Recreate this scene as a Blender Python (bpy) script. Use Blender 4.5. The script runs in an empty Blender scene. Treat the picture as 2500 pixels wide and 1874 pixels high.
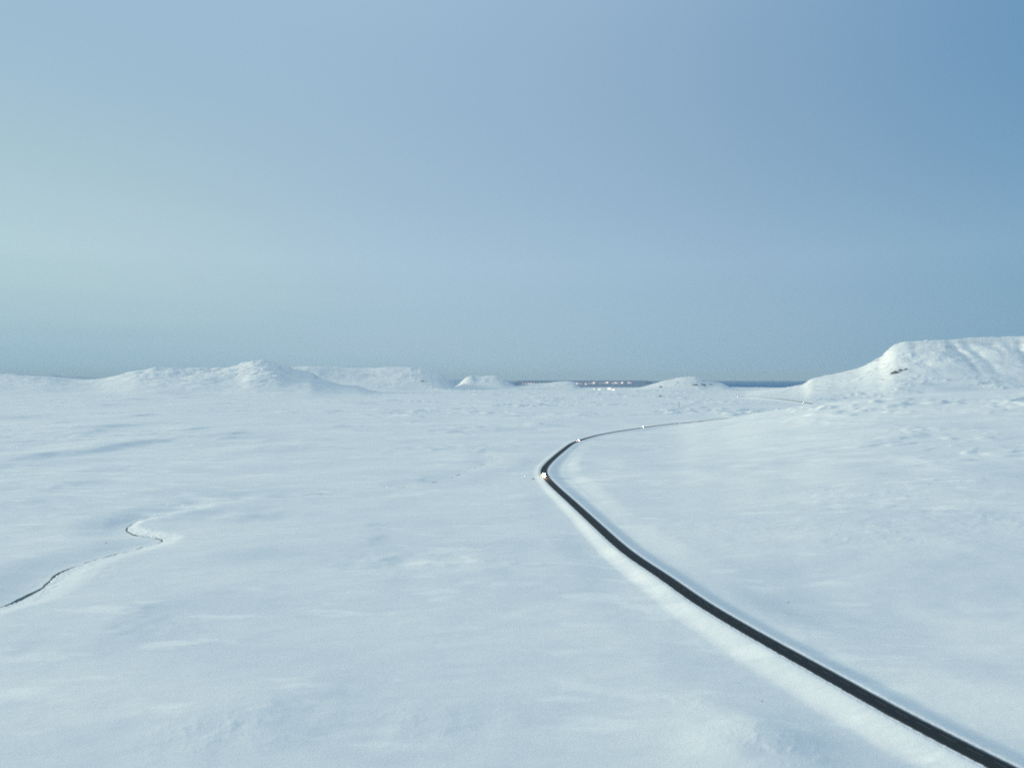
import bpy, bmesh, math, random
import numpy as np
from mathutils import Vector, Matrix

# ------------------------------------------------------------------ camera, sky, sun, exposure
random.seed(4)
S = bpy.context.scene
COL = S.collection
H = 115.0                      # flying height above the plain (m)
F = 1806.0                     # focal length in photograph pixels (2500 wide)
CX, HY = 1250.0, 925.0         # principal column, row of the infinite horizon

cam_d = bpy.data.cameras.new("camera")
cam = bpy.data.objects.new("camera", cam_d)
COL.objects.link(cam)
cam_d.sensor_width = 36.0
cam_d.lens = 36.0 * F / 2500.0
cam_d.clip_start = 1.0
cam_d.clip_end = 900000.0
cam_d.shift_y = 0.0
cam.location = (0, 0, H)
cam.rotation_euler = (math.pi / 2 - math.atan((937 - HY) / F), 0, 0)
S.camera = cam

SUN_AZ, SUN_EL = -80.0, 12.0    # sun low and to the left of the picture

def sun_dir(az=SUN_AZ, el=SUN_EL):
    a, e = math.radians(az), math.radians(el)
    return Vector((math.sin(a) * math.cos(e), math.cos(a) * math.cos(e), math.sin(e)))

W = bpy.data.worlds.new("World")
S.world = W
W.use_nodes = True
nt = W.node_tree
nt.nodes.clear()
out = nt.nodes.new("ShaderNodeOutputWorld")
add = nt.nodes.new("ShaderNodeAddShader")
bg1 = nt.nodes.new("ShaderNodeBackground")
bg2 = nt.nodes.new("ShaderNodeBackground")
sky = nt.nodes.new("ShaderNodeTexSky")
sky.sky_type = 'NISHITA'
sky.sun_disc = False
sky.sun_elevation = math.radians(SUN_EL)
sky.sun_rotation = math.radians(SUN_AZ)
sky.ozone_density = 1.5
bg1.inputs["Strength"].default_value = 0.05
hs = nt.nodes.new("ShaderNodeHueSaturation")
hs.inputs["Saturation"].default_value = 0.35
nt.links.new(sky.outputs[0], hs.inputs["Color"])
nt.links.new(hs.outputs[0], bg1.inputs["Color"])
# low haze bank dims the clear sky near the horizon; a thin high veil lies over it, paler on the sunset side
tc = nt.nodes.new("ShaderNodeTexCoord")
sep = nt.nodes.new("ShaderNodeSeparateXYZ")
nt.links.new(tc.outputs["Generated"], sep.inputs[0])
def w_math(op, a, b=0.0, c=0.0):
    k = nt.nodes.new("ShaderNodeMath"); k.operation = op
    for i, v in enumerate((a, b, c)):
        if isinstance(v, float): k.inputs[i].default_value = v
        else: nt.links.new(v, k.inputs[i])
    return k.outputs[0]
bank = nt.nodes.new("ShaderNodeValToRGB")
nt.links.new(sep.outputs["Z"], bank.inputs[0])
while len(bank.color_ramp.elements) < 4:
    bank.color_ramp.elements.new(0.5)
for e, (p, v) in zip(bank.color_ramp.elements, ((0.0, 0.12), (0.06, 0.45), (0.15, 0.95), (0.3, 1.0))):
    e.position = p
    e.color = (v, v, v, 1)
nt.links.new(w_math('MULTIPLY', bank.outputs[0], 0.05), bg1.inputs["Strength"])
X_ = w_math('MAXIMUM', w_math('MINIMUM', sep.outputs["X"], 0.65), -0.65)
Z_ = w_math('MAXIMUM', w_math('MINIMUM', sep.outputs["Z"], 0.45), 0.0)
VEIL = [[0.3253, 0.4898, 0.6111], [-0.0614, -0.0644, -0.0443], [-0.3149, -0.2725, -0.2453], [-0.8442, -1.0037, -0.9559],
        [-0.1522, -0.1669, -0.1046], [1.3568, 1.6033, 1.6188], [0.05, 0.042, -0.025]]
def w_step(v, a, b):
    k = nt.nodes.new("ShaderNodeMapRange"); k.interpolation_type = 'SMOOTHSTEP'
    rev = a > b
    k.inputs["From Min"].default_value = min(a, b); k.inputs["From Max"].default_value = max(a, b)
    if rev:
        k.inputs["To Min"].default_value = 1.0; k.inputs["To Max"].default_value = 0.0
    nt.links.new(v, k.inputs["Value"])
    return k.outputs[0]
glow = w_math('MULTIPLY', w_step(X_, -0.08, -0.57), w_math('MULTIPLY', w_step(Z_, 0.03, 0.13), w_step(Z_, 0.42, 0.17)))
terms = [None, X_, w_math('MULTIPLY', X_, X_), Z_, w_math('MULTIPLY', X_, Z_), w_math('MULTIPLY', Z_, Z_), glow]
acc = nt.nodes.new("ShaderNodeCombineXYZ")
for i in range(3): acc.inputs[i].default_value = VEIL[0][i]
acc = acc.outputs[0]
for cf, t in list(zip(VEIL, terms))[1:]:
    k = nt.nodes.new("ShaderNodeVectorMath"); k.operation = 'MULTIPLY_ADD'
    k.inputs[0].default_value = cf
    nt.links.new(t, k.inputs[1]); nt.links.new(acc, k.inputs[2])
    acc = k.outputs[0]
# unseen sky overhead brightened, added to lift the light on the snow
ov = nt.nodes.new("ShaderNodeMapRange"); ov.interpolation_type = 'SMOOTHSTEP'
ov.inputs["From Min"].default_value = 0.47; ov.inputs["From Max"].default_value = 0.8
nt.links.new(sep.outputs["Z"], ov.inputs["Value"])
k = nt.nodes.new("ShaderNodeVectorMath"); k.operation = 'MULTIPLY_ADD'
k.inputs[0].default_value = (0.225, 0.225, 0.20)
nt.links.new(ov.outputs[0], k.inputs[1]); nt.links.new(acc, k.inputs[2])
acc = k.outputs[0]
# faint stratus streaks, strongest low on the sunset side
cm = nt.nodes.new("ShaderNodeMapping"); cm.inputs["Scale"].default_value = (1.6, 1.6, 26.0)
nt.links.new(tc.outputs["Generated"], cm.inputs["Vector"])
cn = nt.nodes.new("ShaderNodeTexNoise"); cn.inputs["Scale"].default_value = 1.0; cn.inputs["Detail"].default_value = 4.0
nt.links.new(cm.outputs[0], cn.inputs["Vector"])
zf = nt.nodes.new("ShaderNodeMapRange"); zf.inputs["From Min"].default_value = 0.16; zf.inputs["From Max"].default_value = 0.03
zf.inputs["To Min"].default_value = 0.03; zf.inputs["To Max"].default_value = 0.16
nt.links.new(sep.outputs["Z"], zf.inputs["Value"])
xf = nt.nodes.new("ShaderNodeMapRange"); xf.inputs["From Min"].default_value = 0.1; xf.inputs["From Max"].default_value = -0.45
xf.inputs["To Min"].default_value = 0.25; xf.inputs["To Max"].default_value = 1.0
nt.links.new(sep.outputs["X"], xf.inputs["Value"])
cs = w_math('MULTIPLY', w_math('SUBTRACT', cn.outputs["Fac"], 0.5), w_math('MULTIPLY', zf.outputs[0], xf.outputs[0]))
k = nt.nodes.new("ShaderNodeVectorMath"); k.operation = 'MULTIPLY_ADD'
k.inputs[0].default_value = (0.55, 0.5, 0.35)
nt.links.new(cs, k.inputs[1]); nt.links.new(acc, k.inputs[2])
acc = k.outputs[0]
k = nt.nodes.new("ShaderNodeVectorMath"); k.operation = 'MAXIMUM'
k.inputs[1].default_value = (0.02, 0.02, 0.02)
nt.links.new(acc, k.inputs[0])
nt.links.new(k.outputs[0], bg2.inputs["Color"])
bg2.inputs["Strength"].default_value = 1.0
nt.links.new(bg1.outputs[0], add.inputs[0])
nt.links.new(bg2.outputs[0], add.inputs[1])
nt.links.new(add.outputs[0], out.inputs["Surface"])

sun_l = bpy.data.lights.new("sun", 'SUN')
sun_l.energy = 2.8
sun_l.angle = math.radians(10)
sun_l.color = (1.0, 0.93, 0.66)
sun = bpy.data.objects.new("sun", sun_l)
COL.objects.link(sun)
sun.rotation_euler = sun_dir().to_track_quat('Z', 'Y').to_euler()

S.view_settings.view_transform = 'Standard'
S.view_settings.look = 'None'
S.view_settings.exposure = 0.0
S.view_settings.gamma = 1.0
S.render.engine = 'CYCLES'
S.cycles.filter_width = 2.0
S.cycles.use_adaptive_sampling = False
S.cycles.use_denoising = False
S.cycles.sample_clamp_indirect = 2.0
S.cycles.max_bounces = 6

# ------------------------------------------------------------------ helpers
def tag(o, label=None, cat=None, group=None, kind=None):
    if label: o["label"] = label
    if cat: o["category"] = cat
    if group: o["group"] = group
    if kind: o["kind"] = kind
    return o

def link(name, mesh, mat=None, parent=None):
    o = bpy.data.objects.new(name, mesh)
    COL.objects.link(o)
    if mat: mesh.materials.append(mat)
    if parent: o.parent = parent
    return o

def empty(name, loc, rz=0.0):
    o = bpy.data.objects.new(name, None)
    o.empty_display_size = 1.0
    COL.objects.link(o)
    o.location = loc
    o.rotation_euler = (0, 0, rz)
    return o

def copy_tree(o, parent=None):
    c = o.copy()
    COL.objects.link(c)
    c.parent = parent
    for ch in list(o.children):
        copy_tree(ch, c)
    return c

def from_bm(name, bm, mat, parent=None, smooth=False):
    bmesh.ops.recalc_face_normals(bm, faces=bm.faces)
    m = bpy.data.meshes.new(name)
    bm.to_mesh(m)
    bm.free()
    if smooth:
        m.polygons.foreach_set("use_smooth", [True] * len(m.polygons))
    return link(name, m, mat, parent)

def add_box(bm, c, s, bevel=0.0):
    r = bmesh.ops.create_cube(bm, size=1.0)
    for v in r["verts"]:
        v.co = Vector((v.co.x * s[0] + c[0], v.co.y * s[1] + c[1], v.co.z * s[2] + c[2]))
    if bevel:
        es = list({e for v in r["verts"] for e in v.link_edges})
        bmesh.ops.bevel(bm, geom=es, offset=bevel, segments=2, affect='EDGES')

def add_cyl(bm, c, r, depth, axis='X', seg=16):
    rot = {'X': Matrix.Rotation(math.pi / 2, 4, 'Y'), 'Y': Matrix.Rotation(math.pi / 2, 4, 'X'), 'Z': Matrix.Identity(4)}[axis]
    bmesh.ops.create_cone(bm, cap_ends=True, segments=seg, radius1=r, radius2=r, depth=depth,
                          matrix=Matrix.Translation(c) @ rot)

def add_bar(bm, a, b, w):
    a, b = Vector(a), Vector(b)
    d = b - a
    q = d.to_track_quat('Z', 'Y').to_matrix().to_4x4()
    bmesh.ops.create_cone(bm, cap_ends=True, segments=5, radius1=w, radius2=w, depth=d.length,
                          matrix=Matrix.Translation((a + b) / 2) @ q)

# ------------------------------------------------------------------ noise
_P = np.random.RandomState(11).permutation(512)
_P = np.concatenate([_P, _P, _P])
_ang = np.random.RandomState(5).rand(512) * 2 * np.pi
_GX, _GY = np.cos(_ang), np.sin(_ang)

def perlin(x, y):
    xi, yi = np.floor(x).astype(np.int64), np.floor(y).astype(np.int64)
    xf, yf = x - xi, y - yi
    xi, yi = xi & 511, yi & 511
    u = xf * xf * xf * (xf * (xf * 6 - 15) + 10)
    v = yf * yf * yf * (yf * (yf * 6 - 15) + 10)
    def g(ix, iy, dx, dy):
        h = _P[_P[ix & 511] + (iy & 511)]
        return _GX[h] * dx + _GY[h] * dy
    a = g(xi, yi, xf, yf); b = g(xi + 1, yi, xf - 1, yf)
    c = g(xi, yi + 1, xf, yf - 1); d = g(xi + 1, yi + 1, xf - 1, yf - 1)
    return (a + u * (b - a)) * (1 - v) + (c + u * (d - c)) * v

def fbm(x, y, scale, octaves=4, gain=0.5, ox=0.0):
    r = np.zeros_like(x); a = 1.0; s = 1.0 / scale
    for k in range(octaves):
        r += a * perlin(x * s + 17.3 * k + ox, y * s - 9.1 * k + ox * 0.7)
        a *= gain; s *= 2.03
    return r

def ridged(x, y, scale, octaves=4, ox=0.0):
    r = np.zeros_like(x); a = 1.0; s = 1.0 / scale
    for k in range(octaves):
        r += a * (1 - 2 * np.abs(perlin(x * s + 31.7 * k + ox, y * s + 5.3 * k - ox)))
        a *= 0.5; s *= 2.1
    return r

def sstep(a, b, x):
    t = np.clip((x - a) / (b - a), 0, 1)
    return t * t * (3 - 2 * t)

# ------------------------------------------------------------------ land forms
# each: crest line as (picture column, picture row) seen at depth D, front width, back width, plateau width, shape
LANDS = {
    "far_ridge":  dict(c=[(-900, 918), (-300, 913), (-60, 911), (60, 912), (104, 915), (130, 913), (150, 916), (200, 918), (240, 921), (300, 928), (420, 940)], D=14500, Wf=1500, Wb=2000, pl=300, sh=1.2, n=0.05),
    "far_rise":   dict(c=[(1010, 950), (1060, 935), (1085, 927.5), (1130, 926.5), (1190, 927), (1240, 929), (1262, 936), (1275, 948)], D=13600, Wf=1500, Wb=1500, pl=300, sh=1.1, n=0.03, lift=95),
    "foreland":   dict(c=[(-2500, 935), (-900, 920), (-200, 921), (0, 919), (100, 923), (170, 931), (240, 931), (400, 936), (600, 941), (760, 946), (1085, 945), (1250, 944), (1400, 947), (1560, 948), (1700, 946), (1850, 949), (1960, 945), (2200, 935), (2600, 935), (4000, 945)], D=9300, Wf=4200, Wb=1100, pl=100, sh=1.5, n=0.02),
    "hill_front": dict(c=[(-700, 930), (-300, 924), (0, 923), (100, 926), (180, 931.5), (245, 930), (290, 921), (330, 911), (366, 907), (410, 904), (450, 904), (500, 901), (560, 899), (590, 895), (612, 889), (640, 888), (662, 890), (680, 893), (710, 904), (735, 909), (760, 913), (785, 924), (830, 938), (900, 946)], D=6400, Wf=1900, Wb=900, pl=30, sh=1.3, n=0.17),
    "mesa":       dict(c=[(560, 930), (640, 905), (720, 899), (747, 897), (800, 897), (861, 899), (915, 900), (965, 898), (1000, 899), (1030, 903), (1056, 908), (1076, 915), (1090, 930), (1105, 944), (1130, 950)], D=7900, Wf=900, Wb=900, pl=350, sh=1.3, n=0.07),
    "small_mesa": dict(c=[(1112, 944), (1126, 931), (1136, 924), (1146, 921), (1165, 923), (1190, 922), (1212, 922), (1226, 926), (1240, 935), (1262, 944)], D=8800, Wf=500, Wb=600, pl=150, sh=1.2, n=0.07),
    "low_rise":   dict(c=[(1230, 947), (1268, 943), (1300, 938), (1340, 935), (1375, 931), (1392, 931), (1402, 933), (1410, 940), (1424, 946), (1440, 950)], D=9000, Wf=900, Wb=500, pl=40, sh=1.4, n=0.06),
    "knoll":      dict(c=[(1535, 949), (1565, 945), (1595, 937), (1622, 930), (1640, 927), (1660, 923), (1680, 921), (1700, 921), (1712, 924), (1724, 930), (1745, 933), (1760, 935), (1780, 943), (1800, 949)], D=8200, Wf=900, Wb=500, pl=60, sh=1.3, n=0.07),
    "mountain":   dict(c=[(1820, 964), (1865, 957), (1905, 951), (1940, 945.5), (1965, 938), (1978, 929), (2000, 922), (2060, 910), (2105, 897), (2130, 884), (2150, 872), (2165, 858), (2180, 846), (2200, 839), (2240, 836), (2300, 832), (2360, 828), (2420, 825), (2500, 821), (2650, 815), (2900, 800), (3400, 830), (4200, 930)], D=5200, Wf=1700, Wb=1500, pl=900, sh=1.45, n=0.05),
    "swell":      dict(c=[(1560, 1070), (1640, 1050), (1700, 1036), (1776, 1024.5), (1860, 1009), (1930, 998), (1996, 987), (2060, 978), (2150, 968), (2300, 958), (2500, 950), (2800, 944), (3400, 970), (4400, 1010)], D=1750, Wf=1250, Wb=410, pl=0, sh=1.15, n=0.03),
}
for L in LANDS.values():
    px = np.array(L["c"], float)
    L["t"] = (px[:, 0] - CX) / F
    L["z"] = H - (px[:, 1] - HY) * L["D"] / F + L.get("lift", 0)

def smooth_interp(t, tx, tz):
    # monotone-ish cubic through the crest points
    m = np.gradient(tz, tx)
    i = np.clip(np.searchsorted(tx, t) - 1, 0, len(tx) - 2)
    h = tx[i + 1] - tx[i]
    s = np.clip((t - tx[i]) / h, 0, 1)
    h00 = 2 * s**3 - 3 * s**2 + 1; h10 = s**3 - 2 * s**2 + s
    h01 = -2 * s**3 + 3 * s**2; h11 = s**3 - s**2
    return h00 * tz[i] + h10 * h * m[i] + h01 * tz[i + 1] + h11 * h * m[i + 1]

def land(name, x, y):
    """height of one land form above the plain, at world x, y"""
    L = LANDS[name]
    yy = np.maximum(y, 1.0)
    t = x / yy
    wob = 0.10 * L["Wf"] * fbm(x, y, 900, 2, ox=3.1) if name not in ("foreland", "swell") else 0
    crest = smooth_interp(t, L["t"], L["z"])
    crest = 5.0 * np.logaddexp(0, np.clip(crest, -60, 900) / 5.0) if name == "swell" else np.maximum(crest, 0)
    edge = sstep(L["t"][0] - 0.02, L["t"][0] + 0.02, t) * (1 - sstep(L["t"][-1] - 0.02, L["t"][-1] + 0.02, t))
    d = y - L["D"]
    sf = np.clip(-(d + wob) / L["Wf"], 0, 1)
    sb = np.clip((d - L["pl"]) / L["Wb"], 0, 1)
    f = np.where(d < 0, (1 - sf) ** L["sh"] * (1 - 0.35 * sf * (1 - sf)), 1 - sstep(0, 1, sb))
    f = np.where(sf >= 1, 0, f)
    h = crest * edge * f * (y > 1)
    return h

def lowland(x, y):
    """the plain with its broad rises, without fine relief"""
    r = np.hypot(x, y)
    z = 2.4 * fbm(x, y, 900, 2, ox=1.7) * sstep(150, 900, r)
    z = z - 95 * sstep(10000, 11600, y) * sstep(-0.55, -0.35, x / np.maximum(y, 1)) - 20 * sstep(15500, 17500, r)
    z = z + land("foreland", x, y) + land("swell", x, y)
    return z

HILLS = ("far_ridge", "far_rise", "hill_front", "mesa", "small_mesa", "low_rise", "knoll", "mountain")

def hills(x, y):
    tot = np.zeros_like(x); which = np.full(x.shape, -1)
    best = np.full(x.shape, 6.0)
    for k, nme in enumerate(HILLS):
        h = land(nme, x, y)
        m = h > 0.01
        if m.any():
            n = np.zeros_like(h)
            xs, ys = x[m], y[m]
            a = LANDS[nme]["n"]
            n[m] = a * (0.6 * ridged(xs, ys, 520, 4, ox=k * 3.3) - 0.35) + a * 0.5 * fbm(xs, ys, 110, 4, ox=k)
            if nme == "mountain":
                # gullies running down the scarp
                g = 1 - np.abs(perlin(xs / 300 + 0.25 * perlin(xs / 500, ys / 500), ys / 1500 + 7.7)) * 3.2
                frac = h[m] / np.maximum(smooth_interp(xs / ys, LANDS[nme]["t"], LANDS[nme]["z"]), 1)
                n[m] -= 0.02 * np.clip(g, 0, 1) ** 1.5 * sstep(0.15, 0.55, frac) * (1 - sstep(0.9, 1.0, frac))
            if nme == "mountain":
                # two ravines cut into the scarp
                pxx = CX + F * xs / ys
                for x0, kk, ww, dd in ((2312, 130, 9, 0.035), (2345, 150, 12, 0.022), (2482, 60, 12, 0.03)):
                    q = (pxx - (x0 + kk * (1 - frac))) / ww
                    n[m] -= dd * np.exp(-q * q) * sstep(0.25, 0.5, frac) * (1 - sstep(0.93, 1.0, frac) * 0.7)
            top = np.clip(1.0 - 0.5 * (np.abs(y - LANDS[nme]["D"]) < 60), 0, 1)
            h = h * (1 + n * top)
        tot = np.maximum(tot, h)
        sel = h > best
        which[sel] = k
        best = np.where(sel, h, best)
    return tot, which

# ------------------------------------------------------------------ picture ray -> ground
def dirn(px, py):
    return (px - CX) / F, -(py - HY) / F

def ray_at(px, py, depth):
    a, b = dirn(px, py)
    return np.array([a * depth, depth, H + b * depth])

# ------------------------------------------------------------------ the road's line
near_px = [(2441, 1871), (2339, 1817), (2226, 1762), (2113, 1699), (2000, 1635), (1902, 1582), (1798, 1523), (1697, 1462),
           (1647, 1425), (1607, 1398), (1571, 1375), (1535, 1350), (1499, 1320), (1463, 1287), (1427, 1254), (1390, 1220),
           (1360, 1193), (1337, 1170), (1328, 1156), (1329, 1143), (1339, 1130), (1356, 1114), (1378, 1096), (1398, 1081.5), (1417, 1074),
           (1437, 1067.5), (1468, 1059.5), (1510, 1052), (1547, 1046.5), (1573, 1042.5), (1608, 1038), (1650, 1033.5), (1690, 1030.5)]
far_px = [(1996, 989), (1975, 984.5), (1958, 982.5), (1935, 980.5), (1900, 977.5), (1861, 974), (1821, 971), (1787, 968.5), (1740, 967.5), (1694, 967.5), (1640, 966.5), (1560, 965), (1480, 962)]

ROAD_UP = 1.5

def unproject_low(px, py):
    a, b = dirn(px, py)
    d = H / -b
    for _ in range(30):
        z = float(lowland(np.array([a * d]), np.array([d]))[0]) + ROAD_UP
        d = 0.5 * d + 0.5 * (H - z) / -b
    return a * d, d

def catmull(P, per=12):
    P = np.array(P, float)
    Q = np.vstack([2 * P[0] - P[1], P, 2 * P[-1] - P[-2]])
    o = []
    for i in range(1, len(Q) - 2):
        for s in np.linspace(0, 1, per, endpoint=False):
            p0, p1, p2, p3 = Q[i - 1], Q[i], Q[i + 1], Q[i + 2]
            o.append(0.5 * (2 * p1 + (p2 - p0) * s + (2 * p0 - 5 * p1 + 4 * p2 - p3) * s * s + (3 * p1 - p0 - 3 * p2 + p3) * s**3))
    o.append(P[-1])
    return np.array(o)

def resample(P, step):
    d = np.concatenate([[0], np.cumsum(np.hypot(*np.diff(P[:, :2], axis=0).T))])
    n = int(d[-1] / step)
    s = np.linspace(0, d[-1], n + 1)
    return np.stack([np.interp(s, d, P[:, k]) for k in range(P.shape[1])], 1)

def gsm(v, n):
    k = np.exp(-0.5 * (np.arange(-3 * n, 3 * n + 1) / n) ** 2); k /= k.sum()
    return np.convolve(np.pad(v, 3 * n, mode='edge'), k, mode='valid')

nearw = [unproject_low(*p) for p in near_px]
farw = [unproject_low(*p) for p in far_px]
p0, p1 = np.array(nearw[0]), np.array(nearw[2])
d0 = (p0 - p1) / np.linalg.norm(p0 - p1)
lead = [tuple(p0 + d0 * k + np.array([0.0004, 0.0]) * k * k) for k in (420, 280, 160, 80)]
e = np.array(nearw[-1])
mid = [tuple(e + np.array(v)) for v in ((170, 70), (420, 250), (650, 560), (800, 900))]
pts = lead + nearw + mid + [w for w in farw if True]
R = resample(catmull(pts, 10), 4.0)
nlead = 20
def smooth_path(R):
    d = np.hypot(R[:, 0], R[:, 1])
    lo = np.stack([gsm(R[:, k], 4) for k in range(2)], 1)
    hi = np.stack([gsm(R[:, k], 25) for k in range(2)], 1)
    w = sstep(1150, 2300, d)[:, None]
    return lo * (1 - w) + hi * w
R = resample(smooth_path(R), 4.0)
RZ = gsm(lowland(R[:, 0], R[:, 1]) + hills(R[:, 0], R[:, 1])[0], 20) + ROAD_UP + 4.0 * sstep(2900, 4200, np.hypot(R[:, 0], R[:, 1]))
RT = np.gradient(R, axis=0)
RT /= np.linalg.norm(RT, axis=1)[:, None]
RN = np.stack([RT[:, 1], -RT[:, 0]], 1)          # right-hand side while going away from the camera
RD = np.hypot(R[:, 0], R[:, 1])

def nearest(P, N, x, y, chunk=20000):
    """signed distance (+ on the N side) and index of the nearest path point"""
    sd = np.empty(x.shape); idx = np.empty(x.shape, int)
    for i in range(0, len(x), chunk):
        dx = x[i:i + chunk, None] - P[None, :, 0]
        dy = y[i:i + chunk, None] - P[None, :, 1]
        q = dx * dx + dy * dy
        j = q.argmin(1)
        k = np.arange(len(j))
        s = dx[k, j] * N[j, 0] + dy[k, j] * N[j, 1]
        sd[i:i + chunk] = np.sign(s) * np.sqrt(q[k, j])
        idx[i:i + chunk] = j
    return sd, idx

# ------------------------------------------------------------------ the stream's line
st_px = [(-260, 1560), (-120, 1500), (0, 1462), (45, 1447), (108, 1416), (132, 1393), (200, 1366), (255, 1352), (310, 1337), (365, 1322), (405, 1312),
         (375, 1303), (342, 1297), (315, 1287), (308, 1276), (330, 1265), (380, 1250), (425, 1238), (470, 1225), (520, 1214), (620, 1209), (740, 1203),
         (850, 1197), (950, 1190), (1030, 1178), (1080, 1168), (1130, 1152), (1172, 1134), (1205, 1118), (1180, 1106), (1150, 1095), (1210, 1082)]
stw = [unproject_low(*p) for p in st_px]
ST = resample(catmull(stw, 8), 3.0)
ST = np.stack([gsm(ST[:, k], 2) for k in range(2)], 1)
STT = np.gradient(ST, axis=0); STT /= np.linalg.norm(STT, axis=1)[:, None]
STN = np.stack([STT[:, 1], -STT[:, 0]], 1)       # right-hand side = steep bank
STD = np.hypot(ST[:, 0], ST[:, 1])
SDEPTH = np.interp(STD, [0, 600, 720, 850, 2000], [3.2, 3.0, 2.4, 0.9, 0.9])

_c = CX + ST[:, 0] / ST[:, 1] * F
_r = HY + H / ST[:, 1] * F
_bend = ((_c > 300) & (_c < 420) & (_r > 1262) & (_r < 1318)).astype(float)
SBANK = 26.0 - 17.0 * np.clip(gsm(_bend, 5) * 1.2, 0, 1)

# hollows and bumps: picture column, row, radius (m), stretch along x, height (m)
DENTS = [(620, 1248, 40, 1.7, -2.0), (1000, 1372, 24, 2.4, -1.6),
         (1190, 1385, 30, 2.0, 1.0), (1310, 1037, 34, 1.4, 5.0), (1300, 1045, 40, 1.3, -3.0),
         (600, 1790, 22, 1.4, 0.9), (1020, 1750, 20, 2.0, 0.8),
         (1900, 1790, 26, 1.2, 1.3), (1840, 1830, 18, 0.8, 1.2), (2200, 1330, 60, 2.0, 2.0), (2350, 1500, 70, 2.0, -2.5), (2050, 1450, 50, 1.8, -2.0),
         (2300, 1700, 40, 2.0, 1.5), (600, 1350, 90, 1.5, 1.8), (1500, 1130, 80, 1.6, 2.5), (1760, 1160, 70, 2.0, 3.0), (2400, 1180, 80, 1.6, 3.0)]
DW = [(*unproject_low(a, b), r, st, h * 1.5) for a, b, r, st, h in DENTS]
# low terraces whose short side falls away from the light: picture column, row, half width and half depth (m), height (m)
STEPS = [(112, 1113, 22, 75, 3.4), (243, 1099, 16, 55, 2.4), (338, 1084, 20, 110, 3.8), (186, 1181, 22, 40, 2.4), (34, 1142, 40, 60, 2.8), (265, 1145, 24, 40, 1.6),
         (723, 1093, 18, 60, 1.6), (655, 1094, 16, 50, 1.5), (305, 1266, 16, 24, 1.6), (362, 1492, 14, 18, 0.9), (345, 1535, 18, 22, 1.3), (638, 1249, 25, 26, 1.2),
         (926, 1317, 8, 18, 0.9), (927, 1280, 11, 18, 0.8), (650, 1746, 13, 14, 0.7), (350, 1014, 25, 100, 4.2), (305, 1039, 30, 110, 4.2), (234, 1054, 20, 70, 2.6),
         (491, 1046, 18, 70, 3.2), (282, 987, 45, 130, 4.5), (339, 974, 35, 170, 4.0), (452, 970, 30, 130, 4.0), (740, 958, 160, 210, 5), (1045, 972, 45, 120, 2.2),
         (836, 1040, 20, 60, 1.8), (582, 1056, 25, 60, 2.0), (60, 1018, 60, 120, 3.5), (160, 1030, 30, 90, 2.5), (560, 985, 40, 120, 3.0), (900, 985, 50, 140, 4.0),
         (1180, 1100, 10, 40, 1.3), (1040, 1168, 12, 26, 1.0), (60, 1580, 30, 30, 1.0), (820, 1700, 20, 22, 0.8), (100, 1225, 40, 40, 1.8)]
SW = [(*unproject_low(a, b), rx, ry, h * 1.45) for a, b, rx, ry, h in STEPS]
# patches of broken, wind-crusted snow: picture column, row, radius, strength
CRUST = [(590, 1770, 16, 0.30), (420, 1810, 10, 0.22), (520, 1790, 10, 0.22), (450, 1540, 9, 0.24), (1040, 1750, 18, 0.24), (1000, 1370, 40, 0.26), (1180, 1360, 40, 0.35),
         (1240, 1180, 40, 0.6), (1900, 1310, 60, 0.4), (2080, 1210, 60, 0.8), (2150, 1310, 40, 0.7), (2380, 1180, 60, 0.6), (2280, 1260, 60, 0.6),
         (1150, 1060, 60, 1.1), (1050, 1065, 40, 1.0), (1400, 1035, 50, 1.2), (1560, 1030, 60, 1.1), (1700, 1710, 8, 0.25), (1890, 1820, 14, 0.35),
         (410, 1300, 22, 0.4), (250, 1400, 30, 0.3), (160, 1400, 20, 0.35), (1780, 1280, 40, 0.4), (2440, 1270, 40, 0.6)]
CW = [(*unproject_low(a, b), r, s) for a, b, r, s in CRUST]

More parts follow.
